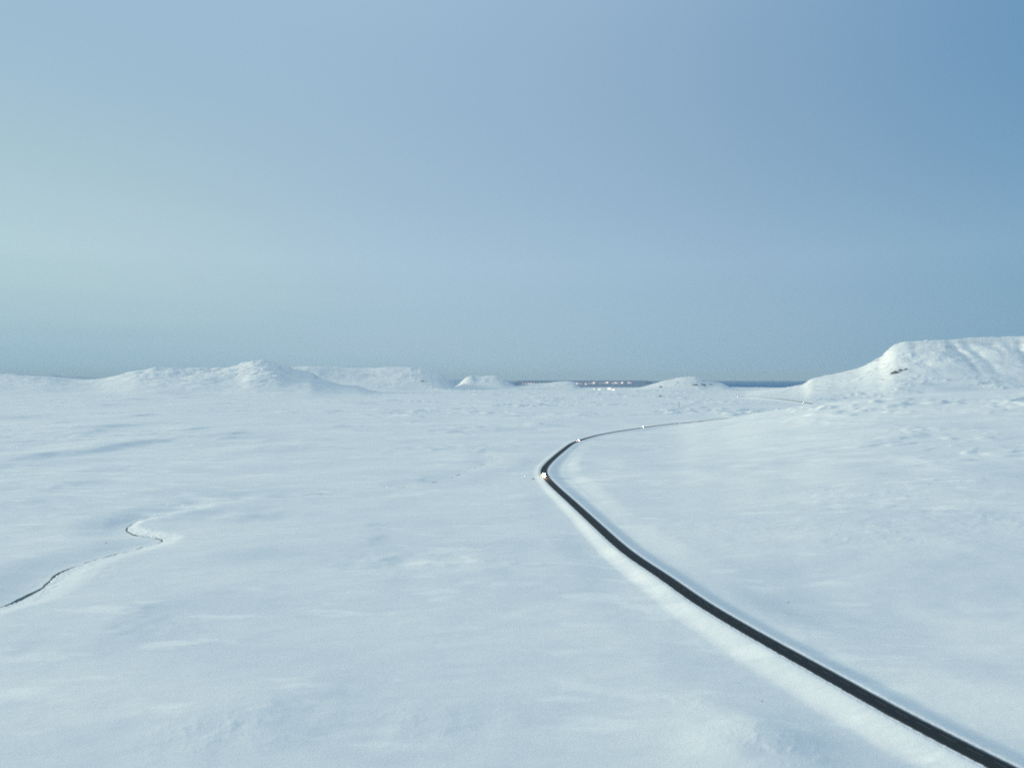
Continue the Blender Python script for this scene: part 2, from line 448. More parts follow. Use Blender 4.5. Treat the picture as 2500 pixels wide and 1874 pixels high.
def terrain(x, y):
    x = np.asarray(x, float); y = np.asarray(y, float)
    r = np.hypot(x, y)
    zlow = lowland(x, y)
    hl, which = hills(x, y)
    # drifts: anisotropic humps along the wind, and small hard ridges
    ca, sa = math.cos(0.35), math.sin(0.35)
    u, v = x * ca + y * sa, -x * sa + y * ca
    fine = 2.0 * fbm(u * 0.8, v * 1.4, 210, 3, ox=2.2) * sstep(100, 500, r)
    fine += 0.45 * fbm(u * 0.6, v * 1.4, 48, 3, ox=8.8)
    # scattered drifts, gathered along loose lines, and thin curling drift ridges
    patch = sstep(-0.10, 0.30, fbm(x, y, 600, 2, ox=6.1)) * (0.35 + 0.65 * sstep(-300, 700, x + 0.2 * y)) * sstep(420, 800, r)
    mound = np.clip(fbm(u * 0.7, v * 1.2, 42, 2, ox=4.4) - 0.20, 0, 1)
    line = sstep(0.55, 0.95, ridged(u * 0.8, v * 1.2, 330, 2, ox=7.1))
    fine += 6.5 * mound * line * patch * (1 + sstep(1200, 2500, r))
    curl = sstep(1.05, 1.40, ridged(u * 0.7, v * 1.3, 170, 3, ox=21.0))
    fine += 3.0 * curl * patch * (0.4 + 0.6 * sstep(-0.1, 0.2, fbm(x, y, 90, 2, ox=14.0))) * (1 + 1.2 * sstep(1000, 2200, r))
    scour = sstep(0.1, 0.5, fbm(x, y, 500, 2, ox=15.5)) * sstep(600, 1100, r)
    fine += 0.55 * ridged(u * 0.5, v * 1.6, 26, 3, ox=3.7) * scour
    far = sstep(2500, 6000, r)
    fine += far * 5.0 * fbm(x, y, 700, 3, ox=12.0)
    for cx, cy, rr, st, hh in DW:
        q = ((x - cx) / (rr * st)) ** 2 + ((y - cy) / rr) ** 2
        m = q < 9
        if m.any():
            fine[m] += hh * np.exp(-q[m]) * (1 + 0.5 * fbm(x[m], y[m], rr * 1.2, 2))
    for cx, cy, rx, ry, hh in SW:
        dx, dy = x - cx + rx, y - cy
        m = (np.abs(dy) < 2.6 * ry) & (dx > -9 * rx) & (dx < 3 * rx)
        if m.any():
            a, b = dx[m], dy[m]
            a = a + 0.5 * rx * fbm(x[m], y[m], ry * 0.8, 2)
            fine[m] += hh * np.exp(-(b / ry) ** 2) * np.where(a < 0, np.exp(-(a / (4 * rx)) ** 2), np.exp(-(a / (1.25 * rx)) ** 2))
    for cx, cy, rr, s in CW:
        q = ((x - cx) / (rr * 1.6)) ** 2 + ((y - cy) / rr) ** 2
        m = q < 6
        if m.any():
            sc = max(2.6, rr * 0.2)
            fine[m] += 1.3 * s * np.exp(-q[m] * 1.2) * np.clip(fbm(u[m] * 0.7, v[m] * 1.3, sc * 1.6, 3, ox=1.0) - 0.05, 0, 1)
    z = zlow + fine + hl
    # stream channel
    cut = np.zeros(x.shape, bool)
    m = (x < 120) & (y > 150) & (y < 2000) & (np.abs(x) < 900)
    if m.any():
        sd, j = nearest(ST, STN, x[m], y[m])
        dep = SDEPTH[j] * np.where(STD[j] > 740, np.clip(0.55 + 1.6 * fbm(x[m], y[m], 70, 2, ox=31.0), 0.05, 1.4), 1.0)
        s = sd + 0.8 * fbm(x[m], y[m], 22, 2, ox=5.5)
        rw = SBANK[j]
        p = np.where(s > 0, 0.78 * (1 - sstep(0.0, 1.0, (s - 0.4) / rw)) + 0.22 * (1 - sstep(0.0, 1.2, s)), 1 - sstep(4.5, 46.0, -s) ** 0.8)
        z[m] += -dep * p + 0.45 * np.clip(dep / 3, 0, 1) * fbm(x[m], y[m], 7, 3, ox=41.0) * sstep(-1, 0.5, s) * (1 - sstep(6, 16, s))
        cut[np.nonzero(m)[0][np.abs(s) < 6]] = True
    # road embankment: graded bed, ploughed banks on both sides
    m = (x > -40) & (y > -450)
    if m.any():
        idx = np.nonzero(m)[0] if x.ndim == 1 else None
        sd, j = nearest(R, RN, x[m], y[m])
        a = np.abs(sd)
        zr = RZ[j]
        nat = z[m]
        wl = np.interp(RD[j], [0, 250, 330, 420, 600, 900, 1500], [15, 16, 18, 15, 11, 9, 9])
        wr = np.interp(RD[j], [0, 250, 400, 600, 780, 1000, 1500], [15, 15, 14, 13, 17, 14, 10])
        w = np.where(sd < 0, wl, wr)
        s = (a - 4.7) / w
        wav = 1 + 0.25 * fbm(x[m], y[m], 60, 2, ox=9.0)
        drop = np.where(sd < 0, np.interp(RD[j], [500, 800, 1000], [2.7, 1.6, 1.0]), np.interp(RD[j], [500, 800, 1200], [2.7, 2.2, 1.2])) * wav
        rise = np.where(sd < 0, 0.0, 1.0)
        prof = zr - drop * sstep(0, 1, np.clip(s, 0, 1)) ** 0.9
        prof = prof + 0.09 * fbm(x[m], y[m], 8, 3) * sstep(0.05, 0.3, s)
        lipr = rise * 0.1 * np.exp(-((s - 1.3) / 0.15) ** 2)
        bl = sstep(np.where(sd < 0, 0.75, np.interp(RD[j], [500, 760], [0.75, 1.0])), np.where(sd < 0, np.interp(RD[j], [500, 800], [3.2, 5.0]), np.interp(RD[j], [0, 350, 560, 760], [4.6, 4.2, 3.0, 2.8])), s)
        zz = prof * (1 - bl) + nat * bl + lipr * sstep(520, 760, RD[j])
        inn = 1 - sstep(4.5 + 0.0010 * np.maximum(RD[j] - 1500, 0), 5.1 + 0.0012 * RD[j] + 0.0022 * np.maximum(RD[j] - 1500, 0), a)
        zz = zz - inn * (0.25 + 0.0005 * RD[j])
        fade = 1 - sstep(75, 115, a)
        z[m] = nat * (1 - fade) + zz * fade
    terrain.cut = cut
    return z, which

def ground_z(x, y):
    return float(terrain(np.array([x]), np.array([y]))[0][0])

def find_ground(px, py, lo=200.0, hi=20000.0):
    a, b = dirn(px, py)
    d = np.exp(np.linspace(math.log(lo), math.log(hi), 1500))
    z, _ = terrain(a * d, d)
    under = z > H + b * d
    i = int(np.argmax(under)) if under.any() else len(d) - 1
    dd = np.linspace(d[max(i - 1, 0)], d[i], 40)
    z, _ = terrain(a * dd, dd)
    under = z > H + b * dd
    k = int(np.argmax(under)) if under.any() else 39
    return Vector((a * dd[k], dd[k], float(z[k])))

# ------------------------------------------------------------------ materials
def new_mat(name):
    m = bpy.data.materials.new(name)
    m.use_nodes = True
    n = m.node_tree.nodes
    return m, n, m.node_tree.links, n["Principled BSDF"]

def plain_mat(name, col, rough=0.6, metal=0.0, var=0.12, scale=3.0, spec=0.4):
    m, n, l, p = new_mat(name)
    tx = n.new("ShaderNodeTexNoise"); tx.inputs["Scale"].default_value = scale; tx.inputs["Detail"].default_value = 4
    co = n.new("ShaderNodeTexCoord"); l.new(co.outputs["Object"], tx.inputs["Vector"])
    mx = n.new("ShaderNodeMix"); mx.data_type = 'RGBA'
    mx.inputs["A"].default_value = (*[c * (1 - var) for c in col], 1)
    mx.inputs["B"].default_value = (*[min(1, c * (1 + var)) for c in col], 1)
    l.new(tx.outputs["Fac"], mx.inputs["Factor"])
    l.new(mx.outputs["Result"], p.inputs["Base Color"])
    p.inputs["Roughness"].default_value = rough
    p.inputs["Metallic"].default_value = metal
    p.inputs["Specular IOR Level"].default_value = spec
    return m

def glow_mat(name, col, strength):
    m, n, l, p = new_mat(name)
    p.inputs["Base Color"].default_value = (0.8, 0.8, 0.8, 1)
    p.inputs["Emission Color"].default_value = (*col, 1)
    p.inputs["Emission Strength"].default_value = strength
    m.cycles.emission_sampling = 'NONE'
    return m

def snow_mat(name, rock=0.0):
    m, n, l, p = new_mat(name)
    geo = n.new("ShaderNodeNewGeometry")
    def noise(scale, detail=4, rough=0.55, src=None):
        t = n.new("ShaderNodeTexNoise")
        t.inputs["Scale"].default_value = scale; t.inputs["Detail"].default_value = detail
        t.inputs["Roughness"].default_value = rough
        l.new(src or geo.outputs["Position"], t.inputs["Vector"])
        return t
    # fresh, white drifted snow against older, greyer wind crust
    mp = n.new("ShaderNodeMapping"); mp.inputs["Rotation"].default_value = (0, 0, -0.35); mp.inputs["Scale"].default_value = (0.6, 1.7, 1)
    l.new(geo.outputs["Position"], mp.inputs["Vector"])
    n1 = noise(0.006, 6, 0.6, mp.outputs[0])
    n2 = noise(0.09, 5, 0.65, mp.outputs[0])
    mul = n.new("ShaderNodeMath"); mul.operation = 'MULTIPLY_ADD'
    l.new(n2.outputs["Fac"], mul.inputs[0]); mul.inputs[1].default_value = 0.45
    l.new(n1.outputs["Fac"], mul.inputs[2])
    r = n.new("ShaderNodeMapRange"); r.inputs["From Min"].default_value = 0.55; r.inputs["From Max"].default_value = 0.9
    l.new(mul.outputs[0], r.inputs["Value"])
    mx = n.new("ShaderNodeMix"); mx.data_type = 'RGBA'
    mx.inputs["A"].default_value = (0.78, 0.808, 0.815, 1)
    mx.inputs["B"].default_value = (0.90, 0.90, 0.87, 1)
    l.new(r.outputs[0], mx.inputs["Factor"])
    col = mx.outputs["Result"]
    # thin paler streaks mixed over the snow colour
    mp2 = n.new("ShaderNodeMapping"); mp2.inputs["Rotation"].default_value = (0, 0, 0.15); mp2.inputs["Scale"].default_value = (0.020, 0.050, 0.03)
    l.new(geo.outputs["Position"], mp2.inputs["Vector"])
    n8 = noise(1.0, 5, 0.62, mp2.outputs[0])
    n9 = noise(0.0035, 3, 0.5)
    a8 = n.new("ShaderNodeMath"); a8.operation = 'MULTIPLY_ADD'; l.new(n9.outputs["Fac"], a8.inputs[0]); a8.inputs[1].default_value = 0.55; l.new(n8.outputs["Fac"], a8.inputs[2])
    r8 = n.new("ShaderNodeMapRange"); r8.inputs["From Min"].default_value = 0.84; r8.inputs["From Max"].default_value = 0.93
    l.new(a8.outputs[0], r8.inputs["Value"])
    m8 = n.new("ShaderNodeMix"); m8.data_type = 'RGBA'
    l.new(r8.outputs[0], m8.inputs["Factor"]); l.new(col, m8.inputs["A"]); m8.inputs["B"].default_value = (0.95, 0.945, 0.905, 1)
    col = m8.outputs["Result"]
    if rock:
        sp = n.new("ShaderNodeSeparateXYZ"); l.new(geo.outputs["Normal"], sp.inputs[0])
        n3 = noise(0.02, 6, 0.7)
        ad = n.new("ShaderNodeMath"); ad.operation = 'MULTIPLY_ADD'; ad.inputs[1].default_value = 0.28
        l.new(n3.outputs["Fac"], ad.inputs[0]); l.new(sp.outputs["Z"], ad.inputs[2])
        rr = n.new("ShaderNodeMapRange"); rr.inputs["From Min"].default_value = rock + 0.14; rr.inputs["From Max"].default_value = rock + 0.06
        l.new(ad.outputs[0], rr.inputs["Value"])
        ms = n.new("ShaderNodeMapping"); ms.inputs["Scale"].default_value = (0.006, 0.006, 0.055)
        l.new(geo.outputs["Position"], ms.inputs["Vector"])
        n6 = noise(1.0, 7, 0.68, ms.outputs[0])
        sl = n.new("ShaderNodeMapRange"); sl.inputs["From Min"].default_value = 1.0; sl.inputs["From Max"].default_value = 0.90
        sl.inputs["To Min"].default_value = -0.10; sl.inputs["To Max"].default_value = 0.10
        l.new(sp.outputs["Z"], sl.inputs["Value"])
        ad2 = n.new("ShaderNodeMath"); ad2.operation = 'ADD'; l.new(n6.outputs["Fac"], ad2.inputs[0]); l.new(sl.outputs[0], ad2.inputs[1])
        r6 = n.new("ShaderNodeMapRange"); r6.inputs["From Min"].default_value = 0.63; r6.inputs["From Max"].default_value = 0.78
        l.new(ad2.outputs[0], r6.inputs["Value"])
        mxr = n.new("ShaderNodeMath"); mxr.operation = 'MAXIMUM'; l.new(rr.outputs[0], mxr.inputs[0]); l.new(r6.outputs[0], mxr.inputs[1])
        rr = mxr
        m2 = n.new("ShaderNodeMix"); m2.data_type = 'RGBA'
        l.new(rr.outputs[0], m2.inputs["Factor"]); l.new(col, m2.inputs["A"])
        m2.inputs["B"].default_value = (0.34, 0.36, 0.40, 1)
        col = m2.outputs["Result"]
    l.new(col, p.inputs["Base Color"])
    p.inputs["Roughness"].default_value = 0.75
    p.inputs["Specular IOR Level"].default_value = 0.15
    # wind ripples and grain
    b0 = n.new("ShaderNodeBump"); b0.inputs["Strength"].default_value = 0.6; b0.inputs["Distance"].default_value = 0.5
    n7 = noise(0.10, 6, 0.6, mp.outputs[0]); l.new(n7.outputs["Fac"], b0.inputs["Height"])
    b1 = n.new("ShaderNodeBump"); b1.inputs["Strength"].default_value = 0.5; b1.inputs["Distance"].default_value = 0.28
    n4 = noise(0.34, 6, 0.65, mp.outputs[0]); l.new(n4.outputs["Fac"], b1.inputs["Height"])
    l.new(b0.outputs[0], b1.inputs["Normal"])
    b2 = n.new("ShaderNodeBump"); b2.inputs["Strength"].default_value = 0.6; b2.inputs["Distance"].default_value = 0.22
    n5 = noise(1.3, 6, 0.75); l.new(n5.outputs["Fac"], b2.inputs["Height"])
    l.new(b1.outputs[0], b2.inputs["Normal"])
    l.new(b2.outputs[0], p.inputs["Normal"])
    return m

M_SNOW = snow_mat("snow")
M_HILL = snow_mat("snow_and_rock", rock=0.66)

def road_mat():
    m, n, l, p = new_mat("asphalt")
    uv = n.new("ShaderNodeUVMap"); uv.uv_map = "road"
    sp = n.new("ShaderNodeSeparateXYZ"); l.new(uv.outputs[0], sp.inputs[0])   # x: metres across, y: metres along
    geo = n.new("ShaderNodeNewGeometry")
    def math_(op, a, b=None, c=None):
        k = n.new("ShaderNodeMath"); k.operation = op
        for i, v in enumerate((a, b, c)):
            if v is None: continue
            if isinstance(v, (int, float)): k.inputs[i].default_value = v
            else: l.new(v, k.inputs[i])
        return k.outputs[0]
    def maprange(v, a, b):
        k = n.new("ShaderNodeMapRange"); k.inputs["From Min"].default_value = a; k.inputs["From Max"].default_value = b
        l.new(v, k.inputs["Value"]); return k.outputs[0]
    def mix(f, a, b):
        k = n.new("ShaderNodeMix"); k.data_type = 'RGBA'
        l.new(f, k.inputs["Factor"])
        for nm, v in (("A", a), ("B", b)):
            if isinstance(v, tuple): k.inputs[nm].default_value = (*v, 1)
            else: l.new(v, k.inputs[nm])
        return k.outputs["Result"]
    ns = n.new("ShaderNodeTexNoise"); ns.inputs["Scale"].default_value = 0.5; ns.inputs["Detail"].default_value = 6; ns.inputs["Roughness"].default_value = 0.7
    l.new(geo.outputs["Position"], ns.inputs["Vector"])
    st = n.new("ShaderNodeMapping"); st.inputs["Scale"].default_value = (2.5, 0.03, 1); l.new(uv.outputs[0], st.inputs["Vector"])
    ns2 = n.new("ShaderNodeTexNoise"); ns2.inputs["Scale"].default_value = 1.0; ns2.inputs["Detail"].default_value = 3; l.new(st.outputs[0], ns2.inputs["Vector"])
    base = mix(ns2.outputs["Fac"], (0.014, 0.021, 0.027), (0.030, 0.038, 0.045))
    x = sp.outputs["X"]; ax = math_('ABSOLUTE', x)
    # worn painted lines
    cl = maprange(math_('ABSOLUTE', math_('SUBTRACT', x, 0.9)), 0.16, 0.08)
    dash = math_('LESS_THAN', math_('FRACT', math_('DIVIDE', sp.outputs["Y"], 9.0)), 0.6)
    cl = math_('MULTIPLY', cl, math_('MULTIPLY', dash, 0.16))
    base = mix(cl, base, (0.6, 0.6, 0.58))
    el = maprange(math_('ABSOLUTE', math_('SUBTRACT', ax, 3.55)), 0.15, 0.08)
    base = mix(math_('MULTIPLY', el, 0.12), base, (0.6, 0.6, 0.58))
    # snow creeping in from the verges
    edge = math_('MULTIPLY_ADD', ns.outputs["Fac"], -1.6, ax)
    sn = maprange(edge, 3.15, 3.75)
    # grey, snow-dusted shoulder on the right-hand side
    sh_ = math_('MULTIPLY', maprange(math_('MULTIPLY_ADD', ns.outputs["Fac"], -1.0, x), 2.4, 3.3), 0.75)
    base = mix(sh_, base, (0.20, 0.215, 0.225))
    base = mix(sn, base, (0.80, 0.82, 0.84))
    l.new(base, p.inputs["Base Color"])
    p.inputs["Roughness"].default_value = 0.85
    p.inputs["Specular IOR Level"].default_value = 0.2
    return m
M_ROAD = road_mat()

def water_mat(name, col, rough, scale, bump):
    m, n, l, p = new_mat(name)
    geo = n.new("ShaderNodeNewGeometry")
    t = n.new("ShaderNodeTexNoise"); t.inputs["Scale"].default_value = scale; t.inputs["Detail"].default_value = 5
    l.new(geo.outputs["Position"], t.inputs["Vector"])
    mx = n.new("ShaderNodeMix"); mx.data_type = 'RGBA'
    mx.inputs["A"].default_value = (*[c * 0.85 for c in col], 1); mx.inputs["B"].default_value = (*[c * 1.15 for c in col], 1)
    l.new(t.outputs["Fac"], mx.inputs["Factor"]); l.new(mx.outputs["Result"], p.inputs["Base Color"])
    b = n.new("ShaderNodeBump"); b.inputs["Strength"].default_value = bump; b.inputs["Distance"].default_value = 1.0
    l.new(t.outputs["Fac"], b.inputs["Height"]); l.new(b.outputs[0], p.inputs["Normal"])
    p.inputs["Roughness"].default_value = rough
    p.inputs["Specular IOR Level"].default_value = 0.1
    return m
M_SEA = water_mat("sea_water", (0.015, 0.175, 0.37), 0.9, 0.004, 0.1)
M_STREAM = water_mat("stream_water", (0.06, 0.10, 0.13), 0.5, 0.3, 0.2)
M_ROCK = plain_mat("bare_rock", (0.15, 0.145, 0.16), 0.9, 0, 0.45, 0.06, 0.2)
M_FAR = plain_mat("far_haze_blue_land", (0.44, 0.54, 0.64), 0.9, 0, 0.12, 0.004, 0.1)  # bluish fade of distance haze put into the land's base colour
M_SHORE = plain_mat("dark_shore", (0.20, 0.28, 0.38), 0.9, 0, 0.2, 0.003, 0.1)

# ------------------------------------------------------------------ terrain sheet
def grid_mesh(tt, yy):
    T, Y = np.meshgrid(tt, yy)
    X = T * Y
    z, which = terrain(X.ravel(), Y.ravel())
    V = np.stack([X.ravel(), Y.ravel(), z], 1)
    nr, nc = Y.shape
    i = np.arange(nr * nc).reshape(nr, nc)
    Fq = np.stack([i[:-1, :-1], i[:-1, 1:], i[1:, 1:], i[1:, :-1]], -1).reshape(-1, 4)
    return V, Fq, which

def mesh_from(name, V, Fq):
    used = np.unique(Fq)
    remap = np.zeros(len(V), np.int64); remap[used] = np.arange(len(used))
    V = V[used]; Fq = remap[Fq]
    me = bpy.data.meshes.new(name)
    me.vertices.add(len(V)); me.vertices.foreach_set("co", V.astype(np.float32).ravel())
    k = Fq.shape[1]
    me.loops.add(Fq.size); me.loops.foreach_set("vertex_index", Fq.astype(np.int32).ravel())
    me.polygons.add(len(Fq)); me.polygons.foreach_set("loop_start", np.arange(0, Fq.size, k, dtype=np.int32))
    me.polygons.foreach_set("use_smooth", np.ones(len(Fq), bool))
    me.update(calc_edges=True)
    return me

tt = np.concatenate([np.linspace(-1.6, -0.80, 60, endpoint=False), np.linspace(-0.80, 0.80, 1250), np.linspace(0.80, 1.6, 61)[1:]])
yy = np.concatenate([np.exp(np.linspace(math.log(120), math.log(1200), 560, endpoint=False)),
                     np.exp(np.linspace(math.log(1200), math.log(17500), 560))])
V, Fq, which = grid_mesh(tt, yy)
fw = which[Fq]
cutf = terrain.cut[Fq].any(1)
fmax = np.where((fw >= 0).sum(1) >= 3, fw.max(1), -1)
GROUND = link("snow_ground", mesh_from("snow_ground", V, Fq[fmax < 0]), M_SNOW)
GROUND.data.polygons.foreach_set("use_smooth", ~cutf[fmax < 0])
tag(GROUND, "snow covered plain with drifts and a winding ditch", None, None, "structure")
for k, nm in enumerate(HILLS):
    sel = fmax == k
    if sel.sum() > 4:
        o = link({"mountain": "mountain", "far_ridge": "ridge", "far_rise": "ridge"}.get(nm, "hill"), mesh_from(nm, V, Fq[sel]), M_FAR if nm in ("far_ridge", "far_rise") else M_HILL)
        o["kind"] = "structure"
# the rest of the plain, behind and beside the view
def annulus():
    V2, F2 = [], []
    # inner fan below the camera and both sides, coarse
    az = np.radians(np.linspace(58.0, 302.0, 123))
    rr = np.array([0.0, 60, 140, 260, 450, 800, 1500, 3000, 6000, 11000, 17500])
    A, Rr = np.meshgrid(az, rr)
    X, Y = np.sin(A) * Rr, np.cos(A) * Rr
    z = lowland(X.ravel(), Y.ravel()) - 0.3
    i = np.arange(X.size).reshape(X.shape)
    Fa = np.stack([i[:-1, :-1], i[1:, :-1], i[1:, 1:], i[:-1, 1:]], -1).reshape(-1, 4)
    Va = np.stack([X.ravel(), Y.ravel(), z], 1)
    t3 = np.linspace(-1.6, 1.6, 80); y3 = np.linspace(0.5, 124, 30)
    T, Y3 = np.meshgrid(t3, y3)
    X3 = T * Y3
    z3 = terrain(X3.ravel(), Y3.ravel())[0] - 0.15
    j = np.arange(X3.size).reshape(X3.shape) + len(Va)
    Fb = np.stack([j[:-1, :-1], j[:-1, 1:], j[1:, 1:], j[1:, :-1]], -1).reshape(-1, 4)
    return np.vstack([Va, np.stack([X3.ravel(), Y3.ravel(), z3], 1)]), np.vstack([Fa, Fb])
Va, Fa = annulus()
o = link("snow_ground", mesh_from("snow_ground_beside", Va, Fa), M_SNOW)
o["kind"] = "structure"

# ------------------------------------------------------------------ sea and far shore
bm = bmesh.new()
ring = [(-60000, 9000), (60000, 9000), (60000, 62000), (-60000, 62000)]
bm.faces.new([bm.verts.new((x, y, -32)) for x, y in ring])
sea = from_bm("sea", bm, M_SEA)
sea["kind"] = "structure"
if sea.data.polygons[0].normal.z < 0:
    sea.data.flip_normals()

def shore():
    tA = np.linspace((1180 - CX) / F, (1640 - CX) / F, 140)
    dA = np.linspace(11800, 15200, 60)
    T, D = np.meshgrid(tA, dA)
    X, Y = T * D, D
    px = CX + T * F
    topz = H - (928.5 - HY) * 15000 / F
    prof = -50 + (topz + 50) * sstep(11800, 15000, D)
    ends = sstep(1180, 1290, px) * (1 - sstep(1560, 1640, px))
    Z = -60 + (prof + 60) * np.minimum(ends * 1.15, 1) + 2.5 * fbm(X.ravel(), Y.ravel(), 500, 3).reshape(X.shape)
    i = np.arange(X.size).reshape(X.shape)
    Fs = np.stack([i[:-1, :-1], i[:-1, 1:], i[1:, 1:], i[1:, :-1]], -1).reshape(-1, 4)
    return np.stack([X.ravel(), Y.ravel(), Z.ravel()], 1), Fs, (tA, dA, Z)
Vs, Fs, SH = shore()
o = link("far_shore", mesh_from("far_shore", Vs, Fs), M_SHORE)
o["kind"] = "structure"

def shore_point(px, py):
    tA, dA, Z = SH
    t = (px - CX) / F
    k = int(np.argmin(np.abs(tA - t)))
    zr = H - (py - HY) * dA / F
    u = Z[:, k] > zr
    i = int(np.argmax(u)) if u.any() else len(dA) - 1
    return Vector((t * dA[i], dA[i], float(Z[i, k])))

# ------------------------------------------------------------------ the road ribbon
def road_ribbon(name, i0, i1):
    xs = [-5.7, -4.4, -3.2, -1.6, 0, 1.6, 3.2, 4.4, 5.7]
    dz = [-0.55, -0.06, 0.0, 0.04, 0.07, 0.04, 0.0, -0.06, -0.55]
    P, U = [], []
    run = np.concatenate([[0], np.cumsum(np.hypot(*np.diff(R, axis=0).T))])
    for i in range(i0, i1):
        for a, b in zip(xs, dz):
            P.append((R[i, 0] + RN[i, 0] * a, R[i, 1] + RN[i, 1] * a, RZ[i] + b)); U.append((a, run[i]))
    n = len(xs); P = np.array(P); U = np.array(U)
    k = np.arange(len(P)).reshape(-1, n)
    Fq = np.stack([k[:-1, :-1], k[:-1, 1:], k[1:, 1:], k[1:, :-1]], -1).reshape(-1, 4)
    me = mesh_from(name, P, Fq)
    uv = me.uv_layers.new(name="road")
    li = np.empty(len(me.loops), np.int32); me.loops.foreach_get("vertex_index", li)
    uv.data.foreach_set("uv", U[li].astype(np.float32).ravel())
    if me.polygons[0].normal.z < 0: me.flip_normals()
    o = link(name, me, M_ROAD)
    tag(o, "dark asphalt road winding through the snow", None, None, "structure")
    return o
road_ribbon("road", 0, len(R))

# ------------------------------------------------------------------ stream water in open stretches
wv, wf = [], []
_n = fbm(ST[:, 0], ST[:, 1], 26, 3, ox=2.6)
_zb = terrain(ST[:, 0] - STN[:, 0] * 1.5, ST[:, 1] - STN[:, 1] * 1.5)[0]
_zb = gsm(_zb, 2)
for i in range(len(ST)):
    wide = np.interp(STD[i], [0, 400, 470, 560, 680, 900], [4.6, 4.2, 3.2, 1.8, 0.9, 0.7])
    w = wide * float(np.clip(0.75 + 1.7 * _n[i], 0.0, 1.6))
    if STD[i] > 720: w = wide * float(np.clip(-0.15 + 2.4 * _n[i], 0.0, 1.0))
    for q in (0.5, -max(w, 0.02)):
        wv.append((ST[i, 0] + STN[i, 0] * q, ST[i, 1] + STN[i, 1] * q, float(_zb[i]) + (0.16 if w > 0.05 else -0.4)))
    if i and w > 0.03:
        a = 2 * (i - 1)
        wf.append((a, a + 1, a + 3, a + 2))
me = bpy.data.meshes.new("stream_water")
me.from_pydata(wv, [], wf); me.update()
o = link("stream_water", me, M_STREAM)
tag(o, "dark open water of the stream between snow banks", None, None, "structure")

# ------------------------------------------------------------------ vehicles
M_PAINT = {k: plain_mat("paint_" + k, c, 0.35, 0.0, 0.05, 2.0, 0.5) for k, c in
           dict(white=(0.55, 0.56, 0.57), grey=(0.16, 0.17, 0.18), red=(0.30, 0.04, 0.035), blue=(0.05, 0.09, 0.2), silver=(0.4, 0.41, 0.42), black=(0.03, 0.03, 0.035)).items()}
M_GLASS = plain_mat("dark_glass", (0.02, 0.025, 0.03), 0.1, 0, 0.1, 2, 0.6)
M_TYRE = plain_mat("tyre_rubber", (0.025, 0.025, 0.025), 0.9)
M_RIM = plain_mat("rim_metal", (0.35, 0.35, 0.36), 0.4, 0.8)
M_TRIM = plain_mat("dark_trim", (0.03, 0.03, 0.03), 0.6)
M_HEAD = glow_mat("headlight_lit", (1.0, 0.82, 0.64), 1000.0)
M_HEAD.cycles.emission_sampling = 'AUTO'
M_TRUCK = glow_mat("truck_headlight_lit", (1.0, 0.80, 0.62), 150.0)
M_TRUCK.cycles.emission_sampling = 'AUTO'
M_AMBER = glow_mat("amber_lamp", (1.0, 0.55, 0.12), 120.0)
M_TAIL = plain_mat("red_lens", (0.3, 0.02, 0.02), 0.3)

def head_mesh(r):
    bm = bmesh.new()
    bmesh.ops.create_uvsphere(bm, u_segments=12, v_segments=8, radius=r)
    for v in bm.verts: v.co.y *= 0.35
    return bm

def add_beam(parent, x, z, power):
    ld = bpy.data.lights.new("headlight_beam", 'SPOT')
    ld.energy = power; ld.spot_size = math.radians(50); ld.spot_blend = 0.7; ld.color = (1.0, 0.72, 0.46); ld.shadow_soft_size = 0.15; ld.volume_factor = 0.0
    lo = bpy.data.objects.new("headlight_beam", ld); COL.objects.link(lo)
    lo.parent = parent; lo.location = (x, 2.9, z)
    lo.rotation_euler = (math.radians(90 - 7), 0, 0)
    return lo

def profile_solid(bm, prof, w, inset):
    """extrude a side profile (y, z) to width w; roof points are pulled in by inset(z)"""
    L_, R_ = [], []
    for y, z in prof:
        hw = w / 2 - inset(z)
        L_.append(bm.verts.new((-hw, y, z))); R_.append(bm.verts.new((hw, y, z)))
    n = len(prof)
    bm.faces.new(L_); bm.faces.new(R_[::-1])
    for i in range(n):
        bm.faces.new((L_[i], R_[i], R_[(i + 1) % n], L_[(i + 1) % n]))

def wheel(parent, x, y, r, wd):
    bm = bmesh.new(); add_cyl(bm, (x, y, r), r, wd, 'X', 20)
    w = from_bm("wheel", bm, M_TYRE, parent, False)
    bm = bmesh.new(); add_cyl(bm, (x + (0.012 if x > 0 else -0.012), y, r), r * 0.6, wd, 'X', 14)
    from_bm("rim", bm, M_RIM, w)
    return w

